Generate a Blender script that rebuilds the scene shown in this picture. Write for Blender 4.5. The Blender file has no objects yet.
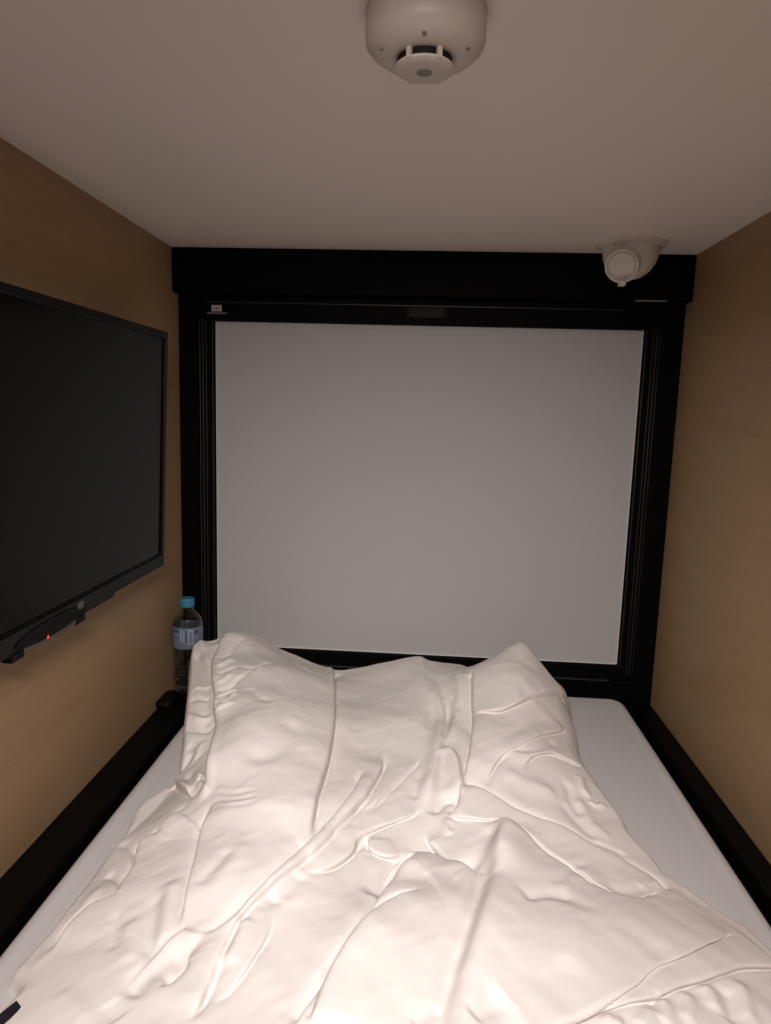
import bpy, bmesh, math, random
import numpy as np
from mathutils import Vector, Matrix

sc = bpy.context.scene
COL = sc.collection
random.seed(4)

# ------------------------------------------------------------------ camera
CZ = 0.80                                   # lens height above the pod floor
CAM = np.array([0.0, 0.0, CZ])
RT = np.array([0.99747792, 0.06476705, 0.02903511])
UP = np.array([-0.03804472, 0.14253135, 0.98905885])
FW = np.array([-0.05992001, 0.987669, -0.14463592])
FOC = 686.9
cam_d = bpy.data.cameras.new('camera')
cam = bpy.data.objects.new('camera', cam_d)
COL.objects.link(cam)
cam.matrix_world = Matrix(((RT[0], UP[0], -FW[0], 0), (RT[1], UP[1], -FW[1], 0), (RT[2], UP[2], -FW[2], CZ), (0, 0, 0, 1)))
cam_d.sensor_fit = 'VERTICAL'
cam_d.sensor_height = 36
cam_d.lens = FOC / 1024 * 36
cam_d.clip_start = 0.01
sc.camera = cam

# ------------------------------------------------------------------ light, exposure
sc.view_settings.view_transform = 'Standard'
sc.view_settings.look = 'None'
sc.view_settings.exposure = 0.0
sc.view_settings.gamma = 1.0
sc.view_settings.use_curve_mapping = False
w = bpy.data.worlds.new('world'); sc.world = w
w.use_nodes = True
w.node_tree.nodes['Background'].inputs[0].default_value = (0.9, 0.95, 1, 1)
w.node_tree.nodes['Background'].inputs[1].default_value = 0.05


def area(name, loc, target, sx, sy, power, color, spread=180):
    d = bpy.data.lights.new(name, 'AREA')
    d.shape = 'RECTANGLE'; d.size = sx; d.size_y = sy
    d.energy = power; d.color = color; d.spread = math.radians(spread)
    o = bpy.data.objects.new(name, d); COL.objects.link(o)
    o.location = loc
    o.rotation_euler = (Vector(target) - Vector(loc)).to_track_quat('-Z', 'Y').to_euler()
    return o


area('headboard_light', (-0.03, -0.14, 1.09), (-0.05, 0.94, 0.20), 0.32, 0.08, 5.15, (1.0, 0.915, 0.875), 89)

# ------------------------------------------------------------------ helpers
def nodes(m):
    m.use_nodes = True
    nt = m.node_tree
    return nt, nt.nodes['Principled BSDF']


def mat(name, col, rough=0.6, spec=0.5, metal=0.0, bump=0, bscale=200, **kw):
    m = bpy.data.materials.new(name)
    nt, b = nodes(m)
    b.inputs['Base Color'].default_value = (*col, 1)
    b.inputs['Roughness'].default_value = rough
    b.inputs['Specular IOR Level'].default_value = spec
    b.inputs['Metallic'].default_value = metal
    for k, v in kw.items():
        b.inputs[k.replace('_', ' ')].default_value = v
    tc = nt.nodes.new('ShaderNodeTexCoord')
    n = nt.nodes.new('ShaderNodeTexNoise'); n.inputs['Scale'].default_value = bscale
    n.inputs['Detail'].default_value = 3
    nt.links.new(tc.outputs['Object'], n.inputs['Vector'])
    if bump:
        bp = nt.nodes.new('ShaderNodeBump'); bp.inputs['Strength'].default_value = bump
        bp.inputs['Distance'].default_value = 0.001
        nt.links.new(n.outputs['Fac'], bp.inputs['Height'])
        nt.links.new(bp.outputs['Normal'], b.inputs['Normal'])
    mr = nt.nodes.new('ShaderNodeMapRange')
    mr.inputs['To Min'].default_value = max(0, rough - 0.04); mr.inputs['To Max'].default_value = min(1, rough + 0.04)
    nt.links.new(n.outputs['Fac'], mr.inputs['Value'])
    nt.links.new(mr.outputs['Result'], b.inputs['Roughness'])
    return m


def wood(name, c1, c2, rough=0.45):
    """flat-cut veneer: long streaks along the pod (y), fine across"""
    m = bpy.data.materials.new(name)
    nt, b = nodes(m)
    tc = nt.nodes.new('ShaderNodeTexCoord')
    mp = nt.nodes.new('ShaderNodeMapping'); mp.inputs['Scale'].default_value = (1, 1.6, 26)
    nt.links.new(tc.outputs['Object'], mp.inputs['Vector'])
    n1 = nt.nodes.new('ShaderNodeTexNoise'); n1.inputs['Scale'].default_value = 2.2
    n1.inputs['Detail'].default_value = 6; n1.inputs['Roughness'].default_value = 0.62
    n1.inputs['Distortion'].default_value = 0.7
    nt.links.new(mp.outputs['Vector'], n1.inputs['Vector'])
    mp2 = nt.nodes.new('ShaderNodeMapping'); mp2.inputs['Scale'].default_value = (1, 14, 190)
    nt.links.new(tc.outputs['Object'], mp2.inputs['Vector'])
    n2 = nt.nodes.new('ShaderNodeTexNoise'); n2.inputs['Scale'].default_value = 3
    n2.inputs['Detail'].default_value = 3
    nt.links.new(mp2.outputs['Vector'], n2.inputs['Vector'])
    mx = nt.nodes.new('ShaderNodeMix'); mx.data_type = 'FLOAT'; mx.inputs['Factor'].default_value = 0.3
    nt.links.new(n1.outputs['Fac'], mx.inputs['A']); nt.links.new(n2.outputs['Fac'], mx.inputs['B'])
    r = nt.nodes.new('ShaderNodeValToRGB')
    r.color_ramp.elements[0].position = 0.3; r.color_ramp.elements[0].color = (*c1, 1)
    r.color_ramp.elements[1].position = 0.7; r.color_ramp.elements[1].color = (*c2, 1)
    nt.links.new(mx.outputs['Result'], r.inputs['Fac'])
    nt.links.new(r.outputs['Color'], b.inputs['Base Color'])
    b.inputs['Roughness'].default_value = rough
    b.inputs['Specular IOR Level'].default_value = 0.3
    return m


M = {}
M['wood'] = wood('oak_veneer', (0.310, 0.200, 0.108), (0.385, 0.256, 0.145))
M['ceiling'] = mat('cream_ceiling_panel', (0.88, 0.80, 0.75), 0.55, 0.3)
M['black'] = mat('black_powder_coat', (0.0015, 0.0014, 0.0015), 0.6, 0.06)
M['blackled'] = mat('black_ledge_laminate', (0.003, 0.0024, 0.002), 0.5, 0.10)
M['rail'] = mat('dark_anodised_rail', (0.018, 0.0175, 0.018), 0.42, 0.25)
M['lip'] = mat('grey_rail_lip', (0.16, 0.155, 0.15), 0.45, 0.5)
M['screen'] = mat('white_blind_fabric', (0.445, 0.445, 0.435), 0.75, 0.2, bump=0.05, bscale=700)
M['hem'] = mat('blind_hem', (0.78, 0.77, 0.76), 0.6, 0.3)
M['sheet'] = mat('white_fitted_sheet', (0.60, 0.585, 0.595), 0.9, 0.1, bump=0.12, bscale=900)
M['duvet'] = mat('white_duvet_cotton', (0.775, 0.735, 0.71), 0.85, 0.15, bump=0.10, bscale=500)
M['label'] = mat('navy_woven_label', (0.018, 0.014, 0.022), 0.8, 0.1)
M['plastic'] = mat('white_abs_plastic', (0.60, 0.53, 0.475), 0.42, 0.4)
M['plastic2'] = mat('white_lamp_plastic', (0.70, 0.63, 0.58), 0.4, 0.4)
M['greyplastic'] = mat('grey_plastic_window', (0.22, 0.19, 0.165), 0.4, 0.4)
M['darkgap'] = mat('dark_vent', (0.012, 0.010, 0.009), 0.7, 0.2)
M['bezel'] = mat('tv_bezel_plastic', (0.0055, 0.0052, 0.005), 0.45, 0.18)
M['bezelblack'] = mat('tv_black_gloss', (0.0015, 0.0015, 0.0015), 0.45, 0.1)
M['tvglass'] = mat('tv_screen_matte', (0.0006, 0.0006, 0.0006), 0.22, 0.15)
M['tvlens'] = mat('tv_sensor_lens', (0.07, 0.058, 0.048), 0.35, 0.5)
M['logo'] = mat('tv_badge', (0.07, 0.07, 0.068), 0.35, 0.5)
M['cap'] = mat('blue_bottle_cap', (0.045, 0.235, 0.36), 0.4, 0.4)
M['cream'] = mat('label_white', (0.55, 0.53, 0.50), 0.6, 0.3)
M['ink'] = mat('label_dark_ink', (0.03, 0.03, 0.03), 0.6, 0.3)
M['bluelabel'] = mat('bottle_label_pale_blue', (0.16, 0.205, 0.275), 0.4, 0.3)
M['bluedark'] = mat('bottle_label_blue', (0.05, 0.11, 0.20), 0.4, 0.4)
M['bluewhite'] = mat('bottle_label_white', (0.34, 0.37, 0.42), 0.4, 0.4)
M['pink'] = mat('bottle_label_pink', (0.22, 0.15, 0.20), 0.4, 0.4)

m = bpy.data.materials.new('clear_pet'); nt, b = nodes(m)
b.inputs['Base Color'].default_value = (0.93, 0.95, 0.97, 1)
b.inputs['Roughness'].default_value = 0.035; b.inputs['IOR'].default_value = 1.38
b.inputs['Transmission Weight'].default_value = 1.0
M['pet'] = m
m = bpy.data.materials.new('water'); nt, b = nodes(m)
b.inputs['Base Color'].default_value = (0.97, 0.98, 1, 1)
b.inputs['Roughness'].default_value = 0.0; b.inputs['IOR'].default_value = 1.33
b.inputs['Transmission Weight'].default_value = 1.0
M['water'] = m
m = bpy.data.materials.new('red_led'); nt, b = nodes(m)
b.inputs['Base Color'].default_value = (0.8, 0.02, 0.03, 1)
b.inputs['Emission Color'].default_value = (1.0, 0.05, 0.07, 1)
b.inputs['Emission Strength'].default_value = 0.9
M['led'] = m


def obj(name, bm, material, parent=None, smooth=False, loc=None):
    me = bpy.data.meshes.new(name)
    bmesh.ops.recalc_face_normals(bm, faces=bm.faces[:])
    bm.to_mesh(me); bm.free()
    me.materials.append(material)
    if smooth:
        for p in me.polygons: p.use_smooth = True
        if smooth != 'all':
            try: me.set_sharp_from_angle(angle=math.radians(smooth))
            except Exception: pass
    o = bpy.data.objects.new(name, me); COL.objects.link(o)
    if parent is not None: o.parent = parent
    if loc is not None: o.location = loc
    return o


def thing(name, label, cat, loc=(0, 0, 0), group=None):
    o = bpy.data.objects.new(name, None); COL.objects.link(o)
    o.empty_display_size = 0.03
    o.location = loc; o['label'] = label; o['category'] = cat
    if group: o['group'] = group
    return o


def tag(o, label, cat, group=None):
    o['label'] = label; o['category'] = cat
    if group: o['group'] = group
    return o


def struct(name, bm, material, label, smooth=False):
    o = obj(name, bm, material, None, smooth)
    o['kind'] = 'structure'; o['label'] = label
    o['category'] = name.split('_')[0]
    return o


def box(bm, x0, x1, y0, y1, z0, z1, bev=0.0, seg=2):
    r = bmesh.ops.create_cube(bm, size=1)
    vs = r['verts']
    for v in vs:
        v.co = ((x0 + x1) / 2 + v.co.x * (x1 - x0), (y0 + y1) / 2 + v.co.y * (y1 - y0), (z0 + z1) / 2 + v.co.z * (z1 - z0))
    if bev:
        es = list({e for v in vs for e in v.link_edges})
        bmesh.ops.bevel(bm, geom=es, offset=bev, segments=seg, profile=0.5, affect='EDGES')
    return bm


def nb(*a, **k):
    bm = bmesh.new(); box(bm, *a, **k); return bm


def lathe(bm, prof, n=48, mtx=None, cap0=True, cap1=True):
    """prof: (radius, z) pairs"""
    rings = []
    for r, z in prof:
        rings.append([bm.verts.new((r * math.cos(2 * math.pi * i / n), r * math.sin(2 * math.pi * i / n), z)) for i in range(n)])
    for a, c in zip(rings, rings[1:]):
        for i in range(n):
            bm.faces.new((a[i], a[(i + 1) % n], c[(i + 1) % n], c[i]))
    if cap0: bm.faces.new(list(reversed(rings[0])))
    if cap1: bm.faces.new(rings[-1])
    if mtx is not None:
        bmesh.ops.transform(bm, matrix=mtx, verts=[v for r in rings for v in r])
    return bm


def ray(px, py):
    return FW + RT * (px - 385.5) / FOC - UP * (py - 512) / FOC


def at_z(px, py, z):
    d = ray(px, py); return CAM + d * ((z - CZ) / d[2])


def at_y(px, py, y):
    d = ray(px, py); return CAM + d * (y / d[1])


# ------------------------------------------------------------------ pod shell
XL, XR = -0.568, 0.532
ZC = CZ + 0.336
YF = 1.541                                  # face of the black frame
YB = -0.50                                  # head end of the pod, behind the lens
ZL = CZ - 0.651                             # ledge tops
struct('floor', nb(XL - .02, XR + .02, YB, YF + .1, -0.02, 0), M['blackled'], 'dark pod floor under the mattress')
struct('ceiling', nb(XL - .02, XR + .02, YB - .02, YF + .1, ZC, ZC + .02), M['ceiling'], 'cream ceiling panel of the sleeping pod')
struct('wall_left', nb(XL - .02, XL, YB - .02, YF + .1, 0, ZC), M['wood'], 'oak veneer wall on the left, behind the television')
struct('wall_right', nb(XR, XR + .02, YB - .02, YF + .1, 0, ZC), M['wood'], 'oak veneer wall on the right, bare')
struct('wall_head', nb(XL, XR, YB - .02, YB, 0, ZC), M['wood'], 'oak veneer wall at the head end of the pod')

wl = struct('baseboard_left', nb(XL, XL + .066, YB, YF, 0, ZL, bev=.0025), M['blackled'], 'black ledge along the left wall')
bm = nb(XL, XL + .036, 1.365, 1.435, ZL, ZL + .022, bev=.010, seg=4)
obj('end_cap', bm, M['blackled'], wl, 40)
struct('baseboard_right', nb(XR - .0376, XR, YB, YF, 0, ZL, bev=.002), M['blackled'], 'black ledge along the right wall')

# end frame: header box under the ceiling, jambs, sill, closing wall behind the blind
bm = nb(XL, XR, 1.504, YF + .05, CZ + .243, ZC, bev=.003)
struct('trim_1', bm, M['black'], 'black header box across the top of the pod opening')
struct('trim_2', nb(XL, XL + .042, YF, YF + .06, 0, CZ + .25, bev=.002), M['black'], 'black left jamb of the pod opening')
struct('trim_3', nb(XR - .046, XR, YF, YF + .06, 0, CZ + .25, bev=.002), M['black'], 'black right jamb of the pod opening')
bm = nb(XL + .042, XR - .046, YF, YF + .06, 0, CZ - .598, bev=.002)
struct('trim_4', bm, M['black'], 'black sill below the roller blind')
struct('wall_end', nb(XL - .02, XR + .02, YF + .06, YF + .08, 0, ZC), M['black'], 'dark wall plane closing the opening behind the blind')

# ------------------------------------------------------------------ roller blind
GL, GR, GT, GB = XL + .0807, XR - .0804, CZ + .189, CZ - .563
bl = thing('roller_blind', 'white roller blind pulled down over the black framed pod opening', 'blind', (0, YF, 0))
def P(name, bm, m, parent, smooth=False):   # part given in world coordinates, parented to a thing at a location
    off = Vector((0, 0, 0)); q = parent
    while q is not None: off += q.location; q = q.parent
    bmesh.ops.translate(bm, verts=bm.verts[:], vec=-off)
    return obj(name, bm, m, parent, smooth)

scr = P('screen', nb(GL - .006, GR + .006, YF + .016, YF + .018, GB - .006, GT + .012), M['screen'], bl)
bm = bmesh.new()
box(bm, GL - .001, GL + .0006, YF + .0125, YF + .016, GB, GT)
box(bm, GR - .0012, GR + .001, YF + .0125, YF + .016, GB, GT)
box(bm, GL, GR, YF + .0125, YF + .016, GB - .001, GB + .0012)
P('hem', bm, M['hem'], scr)
hr = P('head_rail', nb(XL + .042, XR - .046, YF + .0, YF + .045, GT, CZ + .243, bev=.003), M['black'], bl)
P('rail_lip', nb(XL + .062, XR - .13, YF - .003, YF + .001, CZ + .2275, CZ + .2295), M['rail'], hr)
bm = bmesh.new()
q0 = at_y(636, 300.6, 1.503); q1 = at_y(667, 301.5, 1.503)
box(bm, q0[0], q1[0], 1.5025, 1.51, q0[2] - .0012, q0[2] + .0016)
P('rail_clip', bm, M['lip'], hr)
# pull recess in the middle of the head rail
bm = bmesh.new()
a0 = at_y(407, 307, YF - .002); a1 = at_y(446, 318, YF - .002)
box(bm, a0[0], a1[0], YF - .002, YF + .001, a1[2], a0[2])
P('pull_recess', bm, M['bezelblack'], hr)
bm = bmesh.new()
for x in (a0[0] + .002, a1[0] - .004):
    box(bm, x, x + .002, YF - .0035, YF, a1[2], a0[2])
box(bm, a0[0], a1[0], YF - .0035, YF, a1[2] - .002, a1[2])
P('recess_rim', bm, M['black'], hr)
# small maker's sticker on the head rail and the pale strip below it
s0 = at_y(211.5, 305, YF - .001); s1 = at_y(221.5, 311.3, YF - .001)
st = P('sticker', nb(s0[0], s1[0], YF - .001, YF + .0005, s1[2], s0[2]), M['cream'], hr)
bm = bmesh.new()
sw, sh = s1[0] - s0[0], s0[2] - s1[2]
for (u0, u1, v0, v1) in ((.30, .36, .12, .62), (.30, .48, .56, .64), (.48, .53, .20, .80), (.62, .68, .12, .70), (.62, .78, .62, .72),
                         (.78, .84, .36, .72), (.40, .46, .12, .30), (.08, .16, .2, .3), (.08, .13, .45, .75)):
    box(bm, s0[0] + u0 * sw, s0[0] + u1 * sw, YF - .0015, YF - .0009, s1[2] + v0 * sh, s1[2] + v1 * sh)
P('printed_mark', bm, M['ink'], st)
u0 = at_y(207, 312, YF - .003); u1 = at_y(227, 313.6, YF - .003)
P('pale_strip', nb(u0[0], u1[0], YF - .003, YF + .0005, u0[2] - .0034, u0[2] - .0002), M['lip'], hr)
# guide rails: three-lipped channels either side
for sx, xin, xout in ((-1, GL, XL + .042), (1, GR, XR - .046)):
    bm = bmesh.new()
    box(bm, min(xin, xout), max(xin, xout), YF + .012, YF + .045, GB - .02, GT + .03)
    s = sx
    gr_ = P('guide_rail', bm, M['black'], bl, 30)
    for d0, wd, yy in ((.004, .0022, .004), (.018, .0022, .002), (.0245, .003, .0), (.033, .003, .004)):
        x0 = xin + s * d0; x1 = xin + s * (d0 + wd)
        bm = bmesh.new()
        box(bm, min(x0, x1), max(x0, x1), YF + yy, YF + .014, GB - .02, GT + .004, bev=.0006)
        P('rail_lip', bm, M['rail'], gr_, 30)
bm = nb(XL + .042, XR - .046, YF + .004, YF + .045, CZ - .598, GB, bev=.003)
br = P('bottom_rail', bm, M['black'], bl)
P('rail_lip', nb(XL + .08, XR - .10, YF - .006, YF + .004, CZ - .5985, CZ - .5955, bev=.0008), M['rail'], br)

# ------------------------------------------------------------------ television
TVX = 0.068
tv = thing('television', 'black wall mounted television screen, switched off, on the left oak wall', 'television', (XL, 0.917, CZ - .09))
tilt = math.atan2(.016, .444)
def tvM():   # local: u along y (0..width), v up, w outwards
    return Matrix.Translation((TVX - .008, 0, 0)) @ Matrix.Rotation(tilt, 4, 'Y')
def TV(name, bm, m, parent=tv, smooth=False):
    bmesh.ops.transform(bm, matrix=tvM(), verts=bm.verts[:])
    return obj(name, bm, m, parent, smooth)
hw, z0, z1 = .378, -.222, .2255
bm = nb(-.030, -.003, -hw + .004, hw - .004, z0 + .004, z1 - .004, bev=.004)
box(bm, -.055, -.028, -.24, .24, z0 + .02, z1 - .13, bev=.01)
TV('back_shell', bm, M['bezelblack'])
bm = bmesh.new()
bt, bs, bb = .013, .011, .022
box(bm, -.012, .003, -hw, hw, z1 - bt, z1, bev=.0012)
box(bm, -.012, .003, -hw, -hw + bs, z0, z1 - bt, bev=.0012)
box(bm, -.012, .003, hw - bs, hw, z0, z1 - bt, bev=.0012)
box(bm, -.012, .003, -hw + bs, hw - bs, z0, z0 + bb, bev=.0012)
# thicker middle of the lower frame
box(bm, -.012, .0025, -.27, .165, z0 - .006, z0 + .004, bev=.0012)
bez = TV('bezel', bm, M['bezel'])
TV('display', nb(-.008, -.001, -hw + bs, hw - bs, z0 + bb, z1 - bt), M['tvglass'])
bm = bmesh.new()       # black gasket line round the display
box(bm, -.004, .0005, hw - bs - .004, hw - bs, z0 + bb, z1 - bt)
box(bm, -.004, .0005, -hw + bs, hw - bs - .004, z0 + bb, z0 + bb + .0035)
TV('gasket', bm, M['bezelblack'], bez)
bm = bmesh.new()       # badge: a small oval with a raised ring
lathe(bm, [(.0, .0), (.010, .0), (.0105, .001), (.009, .0018), (.0, .0018)], 32, Matrix.Translation((.003, .050, z0 + .012)) @ Matrix.Rotation(math.pi / 2, 4, 'Y') @ Matrix.Diagonal((.62, 1, 1, 1)), cap0=False, cap1=False)
TV('badge', bm, M['logo'], bez, 40)
# dark scooped sensor pod under the frame, grey lens strip with the standby lamp
bm = bmesh.new()
ring = []
for i in range(25):
    t = i / 24; y = -.115 + .18 * t
    d = .016 * math.sin(math.pi * t) ** .6
    ring.append((y, z0 + .004 + d * .8, z0 + .001 - d * .6))
for side in (0.0045, -.01):
    pass
vt = [[bm.verts.new((xx, y, zz)) for (y, za, zb) in ring for zz in (za, zb)] for xx in (.0045, -.012)]
n = len(ring)
for i in range(n - 1):
    a, c = vt
    for v in (a, c):
        bm.faces.new((v[2 * i], v[2 * i + 1], v[2 * i + 3], v[2 * i + 2]))
    bm.faces.new((a[2 * i], a[2 * i + 2], c[2 * i + 2], c[2 * i]))
    bm.faces.new((a[2 * i + 1], a[2 * i + 3], c[2 * i + 3], c[2 * i + 1]))
sp = TV('sensor_pod', bm, M['bezelblack'])
ln = TV('sensor_lens', nb(-.008, .0035, -.098, .045, z0 - .014, z0 - .003, bev=.002), M['tvlens'])
for ya, yb in ((.036, .064), (-.123, -.095)):
    TV('end_clip', nb(-.010, .0045, ya, yb, z0 - .016, z0 - .004, bev=.002), M['bezelblack'], ln)
led = bmesh.new()
lathe(led, [(.0, -.001), (.0026, -.001), (.0026, .0008), (.0015, .0016), (0, .0017)], 20, Matrix.Translation((.0035, -.040, z0 - .0075)) @ Matrix.Rotation(math.pi / 2, 4, 'Y'), False, False)
o = TV('standby_light', led, M['led'], ln, 40); o['label'] = 'glowing red standby light'
bm = nb(0, .014, -.10, .10, -.12, .12, bev=.002)
o = obj('wall_bracket', bm, M['black'], tv)

# ------------------------------------------------------------------ smoke detector
sm = thing('smoke_detector', 'round white smoke detector on the ceiling nearest the top edge', 'smoke detector', (-.0165, .640, ZC))
bm = bmesh.new()
lathe(bm, [(.0505, 0), (.0515, -.002), (.0515, -.0215), (.0505, -.0260), (.0475, -.0295), (.042, -.0335), (.033, -.0362), (.001, -.0365)], 72, cap1=True)
bd = obj('housing', bm, M['plastic'], sm, 30)
bm = bmesh.new()       # dark smoke chamber with four posts
lathe(bm, [(.0235, -.0355), (.0235, -.0445)], 48)
obj('vent', bm, M['darkgap'], sm, 30)
for k in (0, 2, 3, 5):
    bm = bmesh.new()
    a = math.radians(30 + 60 * k - 90)
    c, s_ = math.cos(a) * .0245, math.sin(a) * .0245
    mt = Matrix.Translation((c, s_, -.0395)) @ Matrix.Rotation(a, 4, 'Z')
    q = bmesh.ops.create_cube(bm, size=1, matrix=mt @ Matrix.Diagonal((.004, .0040, .011, 1)))
    obj('vent_post', bm, M['plastic'], sm)
bm = bmesh.new()
lathe(bm, [(.0252, -.0428), (.0256, -.0436), (.0254, -.0446), (.0238, -.0456), (.018, -.0464), (.001, -.0467)], 64)
cp = obj('sensor_cap', bm, M['plastic'], sm, 40)
bm = bmesh.new()
lathe(bm, [(.0068, -.0458), (.0068, -.0471), (.0055, -.0474), (.001, -.0474)], 32)
o = obj('test_window', bm, M['greyplastic'], cp, 40); o['label'] = 'grey round window'
for a in (-90, -90 + 68, -90 - 68):
    c, s_ = math.cos(math.radians(a)) * .039, math.sin(math.radians(a)) * .039
    bm = bmesh.new()
    lathe(bm, [(.0020, -.0335), (.0020, -.0354), (.001, -.0356)], 14, Matrix.Translation((c, s_, 0)))
    obj('indicator_dot', bm, M['greyplastic'], bd)

# ------------------------------------------------------------------ swivel eyeball fixture by the header
SX, SY = .379, 1.432
sw_ = thing('swivel_fixture', 'white eyeball swivel fixture on the ceiling in front of the black header', 'ceiling fixture', (SX, SY, ZC))
bm = bmesh.new()
lathe(bm, [(.068, 0), (.068, -.0012), (.065, -.0030), (.058, -.0055), (.052, -.0075), (.001, -.0078)], 64)
bp_ = obj('base_plate', bm, M['plastic2'], sw_, 30)
bm = bmesh.new()
R0 = .0530
prof = [(R0 * math.cos(t), -.013 + R0 * math.sin(t)) for t in np.linspace(.0, -math.pi / 2 + .03, 20)]
lathe(bm, [(R0 * 1.02, -.004), (R0 * 1.01, -.011)] + prof, 64)
eye = obj('eyeball', bm, M['plastic2'], sw_, 50)
fc = at_y(621.5, 266.5, SY - .048)
fc_l = Vector(fc) - Vector((SX, SY, ZC))
ax = Vector((-.40, -.80, -.46)).normalized()
rot = ax.to_track_quat('Z', 'Y').to_matrix().to_4x4()
bm = bmesh.new()
lathe(bm, [(.0322, -.036), (.0322, -.003), (.0314, -.0004), (.0300, .0004), (.0278, -.0003), (.0268, -.0030), (.0266, -.0075), (.001, -.0075)], 64, Matrix.Translation(fc_l) @ rot)
obj('face_ring', bm, M['plastic2'], sw_, 40)
bm = bmesh.new()
lathe(bm, [(.0238, -.008), (.0238, -.0045), (.0230, -.0034), (.001, -.0030)], 64, Matrix.Translation(fc_l + Vector((.0008, 0, .0020))) @ rot)
obj('lens_disc', bm, M['plastic2'], sw_, 40)
bm = bmesh.new()
for px, py in ((615, 243.6), (660.5, 246.5)):
    bm = bmesh.new()
    q = at_z(px, py, ZC - .0062) - np.array([SX, SY, ZC])
    lathe(bm, [(.0036, .003), (.0036, -.0005), (.002, -.0012), (.0005, -.0012)], 16, Matrix.Translation(Vector(q)))
    obj('screw', bm, M['greyplastic'], sw_, 40)
bm = bmesh.new()
q = fc_l + Vector((.004, -.001, -.031))
box(bm, q.x - .006, q.x + .006, q.y - .002, q.y + .014, q.z - .004, q.z + .004, bev=.001)
obj('tilt_tab', bm, M['plastic2'], sw_)

# ------------------------------------------------------------------ water bottle
bx, by = -.5300, 1.470
bo = thing('water_bottle', 'clear plastic water bottle with blue cap on the left ledge corner', 'bottle', (bx, by, ZL))
pr = [(.001, .004), (.018, .003), (.024, .0005), (.0285, .003), (.0315, .010), (.0322, .016)]
for k in range(6):
    zc = .018 + k * .0075
    pr += [(.0300, zc), (.0318, zc + .0018), (.0328, zc + .0036), (.0318, zc + .0056)]
pr += [(.0300, .0640), (.0312, .0680), (.0326, .0710), (.0326, .0755), (.0306, .0785)]
pr += [(.0318, .080), (.0332, .085), (.0332, .138), (.0332, .164), (.0322, .172), (.0290, .181), (.0225, .190), (.0165, .196), (.0134, .201), (.0128, .204), (.0128, .214)]
bm = bmesh.new(); lathe(bm, pr, 48, cap1=False)
sh = obj('shell', bm, M['pet'], bo, 'all')
md = sh.modifiers.new('wall', 'SOLIDIFY'); md.thickness = .0005; md.offset = -1
wpr = [(max(r - .0012, .0008), z + .0012) for r, z in pr if z < .066] + [(.0290, .068)]
bm = bmesh.new(); lathe(bm, wpr, 48)
obj('water', bm, M['water'], bo, 60)
bm = bmesh.new()
lathe(bm, [(.0145, .2045), (.0150, .2055), (.0150, .2215), (.0140, .2235), (.001, .2238)], 48)
for k in range(36):
    a = 2 * math.pi * k / 36
    bmesh.ops.create_cube(bm, size=1, matrix=Matrix.Translation((.0150 * math.cos(a), .0150 * math.sin(a), .2135)) @ Matrix.Rotation(a, 4, 'Z') @ Matrix.Diagonal((.0008, .0012, .014, 1)))
o = obj('cap', bm, M['cap'], bo, 30); o['label'] = 'light blue screw cap'
def arc(bm, r, a0, a1, z0, z1, n=10):
    """curved label patch; angles in degrees measured from the side facing the bed head"""
    f = lambda a: (r * math.sin(math.radians(a)), -r * math.cos(math.radians(a)))
    prev = None
    for i in range(n + 1):
        x, y = f(a0 + (a1 - a0) * i / n)
        cur = (bm.verts.new((x, y, z0)), bm.verts.new((x, y, z1)))
        if prev: bm.faces.new((prev[0], cur[0], cur[1], prev[1]))
        prev = cur
bm = bmesh.new()
lathe(bm, [(.0334, .114), (.0338, .1145), (.0338, .1615), (.0334, .162)], 64, cap0=False, cap1=False)
lb = obj('label_sleeve', bm, M['bluelabel'], bo, 'all'); lb['label'] = 'pale blue and white paper label'
bm = bmesh.new()
arc(bm, .0341, -75, -12, 0.1510, 0.1595); arc(bm, .0341, 10, 17, 0.1300, 0.1595, 3)
arc(bm, .0341, 44, 62, 0.1480, 0.1570, 4); arc(bm, .0341, 52, 75, 0.1200, 0.1280, 5)
arc(bm, .0341, -50, -18, 0.1380, 0.1405, 5)
obj('label_print', bm, M['bluedark'], lb)
bm = bmesh.new()
arc(bm, .0341, -8, -3, 0.1340, 0.1595, 3); arc(bm, .0341, -6, 6, 0.1320, 0.1345, 3); arc(bm, .0341, 3, 7, 0.1340, 0.1560, 3)
arc(bm, .0341, 20, 24, 0.1260, 0.1570, 3); arc(bm, .0341, 36, 40, 0.1260, 0.1570, 3); arc(bm, .0341, 20, 40, 0.1540, 0.1575, 3); arc(bm, .0341, 20, 40, 0.1240, 0.1270, 3)
obj('label_lettering', bm, M['bluewhite'], lb)
bm = bmesh.new(); arc(bm, .0342, 24, 36, 0.1190, 0.1250, 3)
obj('label_stamp', bm, M['pink'], lb)

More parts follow.
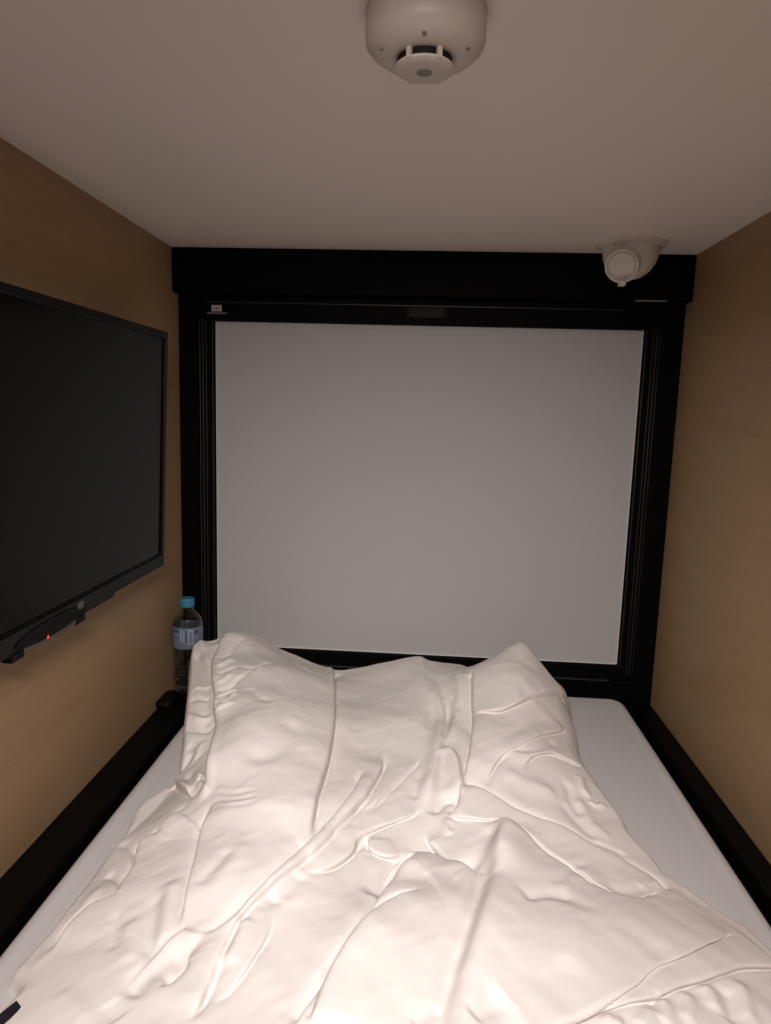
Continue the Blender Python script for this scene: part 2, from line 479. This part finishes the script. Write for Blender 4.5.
# ------------------------------------------------------------------ mattress with fitted sheet
ZM = CZ - .624
MX0, MX1, MY1 = -.474, .460, 1.514
def mattress():
    bm = bmesh.new()
    prof = [(.0, .0), (.0, ZM - .030), (.0015, ZM - .016), (.006, ZM - .007), (.013, ZM - .002), (.022, ZM - .0012), (.030, ZM - .0022), (.038, ZM - .0012), (.05, ZM)]
    def loop(ins, z, R=.038, n=10):
        x0, x1, y0, y1 = MX0 + ins, MX1 - ins, YB + .01 + ins, MY1 - ins
        r = max(R - ins, .004)
        pts = []
        for cx, cy, a0 in ((x1 - r, y1 - r, 0), (x0 + r, y1 - r, 90), (x0 + r, y0 + r, 180), (x1 - r, y0 + r, 270)):
            for i in range(n + 1):
                a = math.radians(a0 + 90 * i / n)
                pts.append((cx + r * math.cos(a), cy + r * math.sin(a)))
        return [bm.verts.new((x, y, z)) for x, y in pts]
    ls = [loop(i, z) for i, z in prof]
    n = len(ls[0])
    for a, c in zip(ls, ls[1:]):
        for i in range(n): bm.faces.new((a[i], a[(i + 1) % n], c[(i + 1) % n], c[i]))
    bm.faces.new(ls[-1]); bm.faces.new(list(reversed(ls[0])))
    return bm
mt_ = obj('mattress', mattress(), M['sheet'], None, 60)
tag(mt_, 'mattress in a plain white fitted sheet, filling the pod floor under the duvet', 'mattress')

# ------------------------------------------------------------------ duvet
# A height surface over the mattress: broad bulk from control heights, then every visible fold added along its crease line.
CTRL = [  # photo x, photo y, height above mattress
 (386,1150,.080),(100,1150,.050),(700,1150,.060),(386,1400,.07),(60,1400,.05),(740,1400,.05),
 (60,1005,.040),(100,950,.045),(140,900,.050),(160,830,.046),(190,830,.062),(200,960,.065),(250,960,.072),(150,985,.055),
 (240,870,.085),(260,800,.098),(235,765,.105),(250,720,.130),(290,700,.125),(300,760,.100),(275,670,.142),
 (345,700,.080),(360,750,.072),(400,720,.082),(400,790,.070),(450,720,.078),(440,780,.070),
 (400,840,.056),(430,842,.050),(480,850,.055),(370,890,.062),
 (520,680,.140),(500,700,.118),(510,740,.095),(550,720,.085),(540,775,.070),(565,810,.052),(600,850,.045),(630,875,.040),
 (430,900,.088),(400,960,.092),(350,1000,.085),(300,960,.075),(310,900,.072),(500,900,.080),(560,920,.082),(600,960,.082),(680,930,.060),(700,985,.058),(480,990,.085)]
CTRLY = [  # photo x, photo y, distance from the lens along the pod (silhouette against the blind)
 (203,641,1.355),(214,645,1.365),(229,632,1.375),(245,634,1.38),(262,640,1.39),(280,650,1.40),(300,658,1.405),(320,667,1.41),(334,672,1.41),(350,670,1.42),(370,667,1.42),
 (385,664,1.42),(400,662,1.42),(420,660.5,1.42),(440,662,1.42),(460,664,1.41),(478,669,1.405),(495,658,1.39),(510,647,1.375),(523,641,1.36),
 (534,653,1.35),(548,670,1.34),(563,692,1.31)]
FLAP = [(177.6,781,.022),(181,755,.045),(183,735,.062),(185,710,.082),(188,680,.102),(190.5,655,.118),(193,638,.126)]
pts = []
for x, y, h in CTRL + FLAP:
    q = at_z(x, y, ZM + h); pts.append((q[0], q[1], h))
for x, y, yy in CTRLY:
    q = at_y(x, y, yy); pts.append((q[0], q[1], q[2] - ZM))
pts = np.array(pts)

def tps_fit(pts, lam=2e-4):
    n = len(pts)
    d = np.linalg.norm(pts[:, None, :2] - pts[None, :, :2], axis=2)
    K = np.where(d > 0, d * d * np.log(d + 1e-12), 0) + lam * np.eye(n)
    A = np.hstack([np.ones((n, 1)), pts[:, :2]])
    L = np.block([[K, A], [A.T, np.zeros((3, 3))]])
    s = np.linalg.solve(L, np.concatenate([pts[:, 2], np.zeros(3)]))
    return s[:n], s[n:]
TW, TA = tps_fit(pts)
def H0(x, y):
    x = np.asarray(x, float); y = np.asarray(y, float)
    out = TA[0] + TA[1] * x + TA[2] * y
    for (px, py, _), w_ in zip(pts, TW):
        d2 = (x - px) ** 2 + (y - py) ** 2
        out = out + w_ * 0.5 * d2 * np.log(d2 + 1e-12)
    return np.clip(out, .012, .19)
def on_base(px, py):
    z = .08
    for _ in range(40):
        q = at_z(px, py, ZM + z)
        z = .6 * z + .4 * float(H0(q[0], q[1]))
    return q

def dense(P, step=.006):
    P = np.array(P)
    if len(P) == 2:
        n = max(2, int(np.linalg.norm(P[1] - P[0]) / step)); t = np.linspace(0, 1, n + 1)[:, None]
        return P[0] * (1 - t) + P[1] * t
    Q = np.vstack([2 * P[0] - P[1], P, 2 * P[-1] - P[-2]])
    out = []
    for i in range(1, len(Q) - 2):
        p0, p1, p2, p3 = Q[i - 1], Q[i], Q[i + 1], Q[i + 2]
        n = max(2, int(np.linalg.norm(p2 - p1) / step))
        for k in range(n):
            t = k / n
            out.append(.5 * ((2 * p1) + (p2 - p0) * t + (2 * p0 - 5 * p1 + 4 * p2 - p3) * t * t + (3 * p1 - p0 - 3 * p2 + p3) * t ** 3))
    out.append(Q[-2])
    return np.array(out)

# outline on the mattress (plan view)
def OZ(px, py, h=.0): q = at_z(px, py, ZM + h); return (q[0], q[1])
outl = []
outl += [(-.445, .36), (-.440, .45), OZ(-14, 1040), OZ(4, 1022), OZ(18, 1004), OZ(13, 990), OZ(13, 981), OZ(46, 944), OZ(78, 900), OZ(106, 860), OZ(124, 838), OZ(137, 811), OZ(152, 800), OZ(166, 791)]
for x, y, h in FLAP:
    q = at_z(x, y, ZM + h * .92); outl.append((max(q[0] - .004, MX0 - .014), q[1]))
outl += [(-.482, 1.365), (-.455, 1.40), (-.41, 1.435), (-.36, 1.455), (-.28, 1.462), (-.19, 1.455), (-.1, 1.468), (0, 1.472), (.09, 1.462), (.135, 1.442), (.19, 1.425), (.235, 1.40), (.262, 1.37)]
outl += [OZ(568, 719), OZ(573, 737), OZ(578, 752), OZ(580, 766), OZ(588, 786), OZ(600, 801), OZ(608, 812), OZ(624, 832), OZ(634, 850), OZ(655, 871), OZ(669, 889), OZ(686, 899), OZ(724, 927), OZ(746, 938), OZ(771, 963)]
outl += [(.437, .70), (.437, .62), (.430, .50), (.43, .36)]
outl = np.array(outl)
OUT = dense(np.vstack([outl, outl[:1]]), .008)

STEP = .0020
gx = np.arange(-.498, .444, STEP); gy = np.arange(.32, 1.480, STEP)
X, Y = np.meshgrid(gx, gy)
def poly_dist(X, Y, L):
    """unsigned distance, side sign and parameter along polyline L"""
    best = np.full(X.shape, 1e9); side = np.ones(X.shape); par = np.zeros(X.shape)
    seg = L[1:] - L[:-1]; ln = np.linalg.norm(seg, axis=1); cum = np.concatenate([[0], np.cumsum(ln)]); tot = cum[-1]
    NX = np.zeros(X.shape); NY = np.zeros(X.shape)
    for i in range(len(seg)):
        if ln[i] < 1e-9: continue
        dx, dy = seg[i] / ln[i]
        rx, ry = X - L[i, 0], Y - L[i, 1]
        t = np.clip(rx * dx + ry * dy, 0, ln[i])
        ex, ey = rx - t * dx, ry - t * dy
        d = np.hypot(ex, ey)
        m_ = d < best
        best[m_] = d[m_]; side[m_] = np.sign(dx * ry - dy * rx)[m_]; par[m_] = ((cum[i] + t) / tot)[m_]
        NX[m_] = -dy; NY[m_] = dx
    return best, side, par, NX, NY
def inside(X, Y, L):
    ins = np.zeros(X.shape, bool)
    for (x0, y0), (x1, y1) in zip(L[:-1], L[1:]):
        if y0 == y1: continue
        c = ((y0 > Y) != (y1 > Y)) & (X < (x1 - x0) * (Y - y0) / (y1 - y0) + x0)
        ins ^= c
    return ins
INS = inside(X, Y, OUT)
DO = poly_dist(X, Y, OUT)[0]
DO = np.where(INS, DO, -DO)
H = H0(X, Y)

def smooth(t): t = np.clip(t, 0, 1); return t * t * (3 - 2 * t)
def vnoise(x, y, s, seed):
    rs = np.random.RandomState(seed); g = rs.rand(64, 64) * 2 - 1
    u, v = x / s + 31.7, y / s + 17.3
    i, j = np.floor(u).astype(int), np.floor(v).astype(int)
    fu, fv = smooth(u - i), smooth(v - j)
    G = lambda a, b_: g[a % 64, b_ % 64]
    return (G(i, j) * (1 - fu) + G(i + 1, j) * fu) * (1 - fv) + (G(i, j + 1) * (1 - fu) + G(i + 1, j + 1) * fu) * fv

DX = np.zeros(X.shape); DY = np.zeros(X.shape); ADD = np.zeros(X.shape)
def local(L, reach):
    lo, hi = L.min(0) - reach, L.max(0) + reach
    i0, i1 = np.searchsorted(gx, (lo[0], hi[0])); j0, j1 = np.searchsorted(gy, (lo[1], hi[1]))
    return slice(j0, j1), slice(i0, i1)
def taper_f(t, a, c):
    return (smooth(t / a) if a > 0 else 1) * (smooth((1 - t) / c) if c > 0 else 1)
def line_of(px): return dense([on_base(*p)[:2] for p in px])
def fold(px, hint, A, w=.05, e=.004, lean=.004, ta=.15, tb=.15, dip=.25, wl=.014):
    """one layer lying over another along px; the upper layer is on hint's side"""
    L = line_of(px); hp = on_base(*hint); w *= 1.25
    S = local(L, max(w * 2.6, .03))
    x, y = X[S], Y[S]
    if x.size == 0: return
    d, sd, t, nx, ny = poly_dist(x, y, L)
    hs = poly_dist(np.array([[hp[0]]]), np.array([[hp[1]]]), L)[1][0, 0]
    d = d * sd * hs
    ll = np.linalg.norm(np.diff(L, axis=0), axis=1).sum(); mn = min(.45, .8 * w / ll)
    ta = ta if ta <= .06 else max(ta, mn); tb = tb if tb <= .06 else max(tb, mn)
    tp = taper_f(t, ta, tb) * (.85 + .3 * vnoise(t * len(L) * .006, t * 0 + L[0, 0], .05, int(1000 * abs(L[0, 1]))))
    far = np.clip(1.3 * ny * hs, 0, 1)               # a lip that faces the bed head rolls over further
    e = e * (1 - far) + .0030 * far
    s = smooth((d + e) / (2 * e)); dec = np.exp(-(np.maximum(d, 0) / w) ** 1.4)
    q_ = .45 * (1 - far)
    rnd = (1 - q_) * s + q_ * (1 - np.exp(-np.maximum(d, 0) / .010))
    ADD[S] += .8 * A * tp * ((1 - .65 * far) * rnd * dec - (dip * (1 - far) + .30 * far) * (1 - s) * np.exp(-(np.minimum(d, 0) / wl) ** 2))
    ADD[S] -= .0065 * min(1, A / .010) * tp * (1 - .55 * far) * np.exp(-((d + .0035) / .0046) ** 2)     # pinched crease line
    sh_ = (lean + .012 * far) * tp * s * np.exp(-np.maximum(d, 0) / (w * .5))
    DX[S] -= nx * hs * sh_; DY[S] -= ny * hs * sh_
def ridge(px, A, w1=.012, w2=None, hint=None, ta=.2, tb=.2):
    """rounded ridge (A>0) or hollow (A<0); w1 is the width on hint's side, w2 on the other"""
    L = line_of(px); w2 = w2 or w1
    S = local(L, max(w1, w2) * 3)
    x, y = X[S], Y[S]
    if x.size == 0: return
    d, sd, t, nx, ny = poly_dist(x, y, L)
    hs = 1
    if hint is not None:
        hp = on_base(*hint); hs = poly_dist(np.array([[hp[0]]]), np.array([[hp[1]]]), L)[1][0, 0]
    wd = np.where(sd * hs > 0, w1, w2)
    ADD[S] += .7 * A * taper_f(t, ta, tb) * np.exp(-(d / wd) ** 2)

# --- left bulge
fold([(230,640),(219,662),(218,690),(221,724),(213,765),(203,795)], (250,720), .034, .045, .005, .014, .03, .12, .55, .022)
ridge([(226,640),(222,690),(225,724),(216,768),(207,798)], .006, .006, .006, ta=.05, tb=.1)
fold([(194,792),(201,780),(210,766)], (190,770), .008, .02, .003, .004)
fold([(178,782),(186,788),(196,796)], (190,768), .018, .03, .003, .006, .02, .1)
ridge([(197,650),(203,672),(207,690),(206,740)], -.010, .010, ta=.1)
ridge([(184,719),(198,720),(212,712)], .010, .008, .005, (198,710), ta=.1, tb=.1)
ridge([(184,728),(200,728),(214,722)], -.008, .006, ta=.1, tb=.1)
ridge([(191,690),(202,686),(212,678)], .006, .005); ridge([(190,700),(202,697),(214,690)], -.005, .005)
ridge([(200,640),(204,656),(212,662)], .006, .006); ridge([(188,745),(200,742),(206,734)], -.006, .007)
ridge([(196,760),(198,748),(205,735)], .007, .007); ridge([(181,770),(190,757),(194,750)], -.008, .007)
ridge([(199,774),(203,786),(207,798)], .014, .008, .006, (196,790), ta=.15, tb=.2)
ridge([(192,772),(196,784),(200,796)], -.010, .006)
ridge([(178,775),(184,786),(194,791)], .008, .006)
fold([(333,672),(333,690),(334,712),(330,745),(323,772),(316,798),(311,822),(308,842)], (280,740), .020, .07, .004, .007, .02, .1, .35, .018)
ridge([(328,672),(332,684),(334,700)], .006, .008, ta=.05)
ridge([(236,752),(262,760),(285,745),(296,722)], -.008, .016, ta=.3)
ridge([(250,690),(262,702),(276,705)], -.004, .006, .010, (262,690)); ridge([(290,664),(302,672),(312,680)], -.003, .006)
ridge([(240,672),(256,670),(272,664)], -.004, .005); ridge([(232,685),(250,676),(266,668)], .003, .005)
ridge([(226,700),(240,684),(258,670)], -.006, .004); ridge([(227,712),(240,698)], .006, .005); ridge([(224,668),(240,650),(252,644)], -.003, .005)
for k in range(8):
    y_ = 664 + 7.5 * k
    ridge([(223 + .2 * k, y_ + 5), (229, y_ - 1), (238 + (k % 3) * 3, y_ - 9)], (.0075 if k % 2 else -.006), .0042, ta=.2, tb=.45)
for k in range(6):
    y_ = 788 + 4.2 * k
    ridge([(214, y_), (232, y_ + 3 - k * .3), (258, y_ + 2 - k)], (-1) ** k * .0014, .0040)
fold([(215,800),(208,815),(202,832),(196,861),(187,900),(178,932)], (240,860), .014, .05, .004, .005, .1, .1, .4)
ridge([(232,850),(215,872),(200,892)], -.004, .008); ridge([(250,840),(232,868),(208,905)], .003, .010)
# --- band of doubled cloth running from the centre down to the lower left
fold([(364,770),(352,790),(336,812),(314,836),(283,865),(242,905),(212,932),(188,934)], (330,860), .010, .018, .004, .004, .1, .2, .4, .010)
fold([(384,752),(379,768),(364,792),(336,827),(304,859),(273,884),(236,921),(220,955),(199,1002),(186,1022)], (300,840), .013, .020, .004, .005, .1, .05, .5, .014)
ridge([(304,872),(285,890),(262,900)], -.007, .010); ridge([(246,915),(236,940),(222,968)], .009, .010, ta=.2)
fold([(276,912),(264,935),(246,964),(226,990),(205,1006)], (236,955), .006, .03, .004, .004, .35, .2, .4)
ridge([(258,900),(270,903),(281,896)], -.004, .010)
# --- centre
ridge([(420,660),(422,684),(424,705),(421,738),(420,757)], .013, .045, .013, (400,700), ta=0, tb=.35)
ridge([(418,768),(417,784),(412,800)], -.005, .007, ta=.3)
ridge([(430,676),(436,696),(442,722),(437,750),(433,775),(427,800),(420,812)], .016, .013, .009, (420,740), ta=.25, tb=.15)
ridge([(449,700),(447,722),(443,742)], -.008, .007, ta=.3)
ridge([(457,672),(459,692),(455,720),(449,744)], .013, .010, .014, (450,700), ta=.1)
ridge([(452,694),(457,706),(458,716)], -.005, .004)
fold([(473,672),(473,700),(474,722),(470,750),(466,770),(462,784)], (500,720), .014, .05, .004, .005, .02, .15, .4, .014)
fold([(420,757),(400,776),(378,796),(362,811)], (380,760), .007, .03, .003, .003, .1, .2)
fold([(424,806),(410,813),(385,820),(360,834),(350,850),(322,869),(302,872)], (395,795), .010, .04, .004, .004, .1, .1, .8, .012)
ridge([(441,748),(448,750),(455,760),(459,778),(460,800)], .014, .016, .006, (446,785), ta=.15, tb=.15)
ridge([(434,812),(446,800),(458,796)], -.007, .007, ta=.25)
fold([(448,816),(456,808),(460,798),(462,784)], (455,825), .010, .02, .003, .004)
ridge([(430,815),(440,800),(456,795)], -.006, .008); ridge([(452,818),(446,826),(452,836)], .006, .006)
# hollow across the middle, dark under the lip of the upper layer
fold([(368,832),(372,844),(382,851),(396,852),(408,850)], (395,825), .016, .03, .004, .004, .15, .2, .8, .014)
ridge([(366,895),(382,880),(402,864),(412,856)], -.016, .016, .013, (360,870), ta=.25, tb=.2)
ridge([(404,852),(432,850),(458,860),(484,862)], -.010, .022, ta=.2, tb=.2)
fold([(424,834),(433,840),(443,850),(458,865)], (446,838), .022, .02, .004, .006, .15, .2, .4, .010)
ridge([(462,870),(476,860),(490,845),(498,828)], -.010, .014, .012, (470,840), ta=.2, tb=.2)
# big lobe, lower centre
fold([(380,879),(390,866),(400,858),(414,854),(428,854),(452,862),(473,869),(488,869)], (430,900), .026, .045, .006, .008, .2, .2, .3, .012)
fold([(420,857),(395,877),(373,908),(354,939),(330,970),(308,1003),(294,1026)], (420,930), .010, .020, .004, .004, .1, .05, .4, .014)
fold([(424,889),(392,902),(367,924),(345,950),(328,980),(311,1024)], (420,950), .008, .035, .004, .003, .1, .05, .3, .010)
# centre-right ridge and the valley beside it
ridge([(504,824),(501,850),(495,877),(484,914),(476,939),(464,974),(454,1010),(446,1060)], .016, .034, .010, (530,900), ta=.1, tb=.0)
ridge([(490,850),(482,885),(466,925),(453,975),(445,1015),(438,1060)], -.016, .013, ta=.15, tb=.02)
ridge([(520,897),(545,894),(575,896)], -.006, .008, .014, (545,905)); ridge([(550,885),(575,868),(592,862)], -.003, .007)
ridge([(510,818),(503,838),(497,858),(493,880)], .026, .034, .019, (530,860), ta=.25, tb=.4)
ridge([(575,900),(570,945),(566,975)], .005, .018)
ridge([(440,1000),(425,1012),(412,1024)], -.005, .006); ridge([(502,995),(488,1008),(470,1022)], -.008, .010)
# flat band crossing to the right
fold([(462,784),(483,790),(500,800),(514,809),(542,820),(567,830),(598,848),(625,862),(650,876),(668,890)], (520,825), .012, .030, .004, .005, .05, .05, .5, .012)
fold([(450,816),(475,818),(501,821),(520,827),(551,851),(579,868),(600,882),(627,890),(664,890)], (540,835), .009, .035, .004, .003, .05, .15, .7, .010)
ridge([(604,880),(622,886),(640,884)], -.005, .008)
ridge([(633,866),(650,876),(664,889)], -.003, .004)
# --- right bulge with its pointed corner
fold([(473,717),(490,713),(504,709),(527,698),(545,692),(562,692)], (520,670), .018, .05, .004, .006, .1, .02, .5, .018)
fold([(486,786),(490,772),(500,756),(516,745),(531,737),(552,731),(566,727)], (510,730), .007, .03, .004, .003, .15, .1, .4)
ridge([(508,752),(530,748),(556,742)], -.005, .006); ridge([(500,745),(520,728),(548,716)], -.004, .008)
fold([(522,769),(529,756),(540,751),(553,752),(568,759),(580,764)], (540,735), .011, .03, .004, .005, .1, .05, .4)
ridge([(484,788),(492,770),(508,752)], -.006, .008); ridge([(520,700),(512,690),(528,668)], .003, .012)
ridge([(500,770),(530,785),(560,795)], .005, .014); ridge([(566,780),(572,800),(584,818)], -.006, .008); ridge([(580,776),(584,792),(594,800)], .007, .007)
ridge([(588,800),(596,806),(606,806)], .006, .005); ridge([(575,795),(590,820),(615,842)], .005, .010); ridge([(560,800),(585,828),(600,838)], -.004, .008)
ridge([(590,838),(610,846),(628,855)], -.004, .005)
# --- lower right
fold([(746,938),(724,932),(686,943),(655,959),(618,981),(568,1007),(530,1022),(512,1030)], (640,930), .008, .045, .004, .004, .1, .02, .5, .012)
fold([(775,961),(742,962),(718,968),(680,979),(649,990),(593,1003),(560,1012),(520,1030)], (650,965), .020, .03, .004, .006, .02, .02, .5, .02)
for q in ([(700,978),(712,995),(716,1010)], [(660,990),(668,1010),(664,1024)], [(735,975),(745,1000),(752,1024)], [(640,1000),(650,1012),(640,1028)], [(685,985),(690,1004),(686,1022)], [(600,1012),(612,1020),(626,1026)]):
    ridge(q, .006, .008, ta=.3)
ridge([(724,985),(730,1005),(735,1024)], -.006, .008); ridge([(650,985),(655,1003)], -.004, .006)
# --- left hem side
fold([(46,959),(58,942),(72,926),(93,908),(115,898),(125,882),(137,861),(143,842),(156,833),(174,815),(193,800)], (170,900), .012, .04, .004, .005, .1, .1, .5, .012)
ridge([(120,842),(132,846),(140,856)], -.006, .007); ridge([(106,872),(116,876),(124,884)], -.006, .006); ridge([(150,832),(160,836)], -.005, .005)
ridge([(28,975),(50,950),(80,912),(108,878)], .004, .008)
ridge([(160,890),(155,915),(150,945),(146,962)], -.007, .007, .016, (175,920)); ridge([(172,880),(168,915),(160,950)], .007, .012)
ridge([(115,915),(116,935),(108,952)], -.004, .008); ridge([(130,920),(134,945),(128,965)], .005, .012)
fold([(118,998),(132,980),(148,962),(165,944),(180,932),(192,938)], (150,990), .004, .03, .004, .003, .1, .1, .4)
ridge([(124,1000),(142,980),(162,962),(186,942)], -.011, .014, .010, (170,975), ta=.2, tb=.2)
ridge([(190,936),(186,955),(175,972),(160,984)], -.010, .012, ta=.2); ridge([(180,930),(188,936),(194,942)], .006, .006)
fold([(192,942),(188,966),(170,982),(150,992)], (205,985), .005, .04, .004, .004, .1, .3, .3)
ridge([(60,990),(75,1005),(85,1024)], .003, .010); ridge([(110,1000),(118,1020)], -.004, .010)

# soft overall unevenness and fine cotton wrinkles
xr, yr = X * .8 + Y * .6, -X * .6 + Y * .8
N = .0022 * vnoise(X, Y, .075, 1) + 0.0009 * vnoise(xr * 1.6, yr * .7, .032, 2) + .0004 * vnoise(xr * .6, yr * 1.9, .020, 3) + .00012 * vnoise(X, Y, .009, 4)
_p = np.pad(ADD, 1, mode='edge'); ADD = (_p[:-2, 1:-1] + _p[2:, 1:-1] + _p[1:-1, :-2] + _p[1:-1, 2:] + 4 * _p[1:-1, 1:-1]) / 8
FULL = np.maximum(H + ADD + N, .006)
wr = np.clip(FULL * .55, .012, .045)
back = smooth((Y - 1.30) / .06)
wr = wr * (1 - back) + np.clip(FULL * .5, .02, .06) * back
wr = np.where((X < -.33) & (Y > .95), np.minimum(wr, .012 + .04 * smooth((Y - 1.36) / .05)), wr)
t = np.clip(DO / wr, 0, 1)
prof = np.sqrt(np.clip(1 - (1 - t) ** 2, 0, 1))
Z = np.where(DO > 0, ZM - .001 + FULL * prof, ZM - .001 + 1.6 * DO)
def blur(a, n=1):
    for _ in range(n):
        p_ = np.pad(a, 1, mode='edge')
        a = (p_[:-2, 1:-1] + p_[2:, 1:-1] + p_[1:-1, :-2] + p_[1:-1, 2:] + 2 * p_[1:-1, 1:-1]) / 6
    return a
DX, DY = blur(DX, 1), blur(DY, 1)
mg = np.hypot(DX, DY); k_ = np.minimum(1, .017 / np.maximum(mg, 1e-9)); DX, DY = DX * k_, DY * k_
inn = smooth(DO / .02)
XX = X + DX * inn; YY = Y + DY * inn
keep = DO > -STEP * 2.2
idx = -np.ones(X.shape, int); idx[keep] = np.arange(keep.sum())
verts = np.stack([XX[keep], YY[keep], Z[keep]], 1)
a, b_, c, d_ = idx[:-1, :-1], idx[:-1, 1:], idx[1:, 1:], idx[1:, :-1]
ok = (a >= 0) & (b_ >= 0) & (c >= 0) & (d_ >= 0)
faces = np.stack([a[ok], b_[ok], c[ok], d_[ok]], 1)
me = bpy.data.meshes.new('duvet')
me.from_pydata(verts.tolist(), [], faces.tolist())
bm = bmesh.new(); bm.from_mesh(me)
bmesh.ops.delete(bm, geom=[v for v in bm.verts if not v.link_faces], context='VERTS')
be = [e for e in bm.edges if e.is_boundary]
bmesh.ops.holes_fill(bm, edges=be, sides=0)
du = obj('duvet', bm, M['duvet'], None, 'all')
bpy.data.meshes.remove(me)
tag(du, 'rumpled white duvet heaped over the bed', 'duvet')
# woven label sewn to the near left hem
def on_duvet(px, py):
    z = ZM + .02
    for _ in range(30):
        q = at_z(px, py, z)
        i = int(np.clip(round((q[0] - gx[0]) / STEP), 0, len(gx) - 1)); j = int(np.clip(round((q[1] - gy[0]) / STEP), 0, len(gy) - 1))
        z = .6 * z + .4 * max(Z[j, i], ZM + .001)
    return at_z(px, py, z + .0022)
C4 = [np.array(c_, float) for c_ in ((-8, 1020), (16.5, 1000.5), (21.5, 1007), (-2, 1028))]
NU, NV = 8, 3
zl = max(on_duvet(*C4[1])[2], on_duvet(*C4[2])[2], on_duvet(*C4[3])[2])
bm = bmesh.new()
gr = [[at_z(*((C4[0] * (1 - u / NU) + C4[1] * u / NU) * (1 - v / NV) + (C4[3] * (1 - u / NU) + C4[2] * u / NU) * v / NV), zl - .0006 * abs(u - 4)) for u in range(NU + 1)] for v in range(NV + 1)]
top = [[bm.verts.new(tuple(p_)) for p_ in r_] for r_ in gr]
bot = [[bm.verts.new(tuple(p_ - np.array([0, 0, .0012]))) for p_ in r_] for r_ in gr]
for v in range(NV):
    for u in range(NU):
        bm.faces.new((top[v][u], top[v][u + 1], top[v + 1][u + 1], top[v + 1][u]))
        bm.faces.new((bot[v][u], bot[v + 1][u], bot[v + 1][u + 1], bot[v][u + 1]))
rim_t = top[0] + [r_[-1] for r_ in top[1:]] + top[-1][-2::-1] + [r_[0] for r_ in top[-2:0:-1]]
rim_b = bot[0] + [r_[-1] for r_ in bot[1:]] + bot[-1][-2::-1] + [r_[0] for r_ in bot[-2:0:-1]]
for i in range(len(rim_t)):
    k = (i + 1) % len(rim_t)
    bm.faces.new((rim_t[i], rim_b[i], rim_b[k], rim_t[k]))
o = obj('hem_label', bm, M['label'], du); o['label'] = 'small navy woven label'
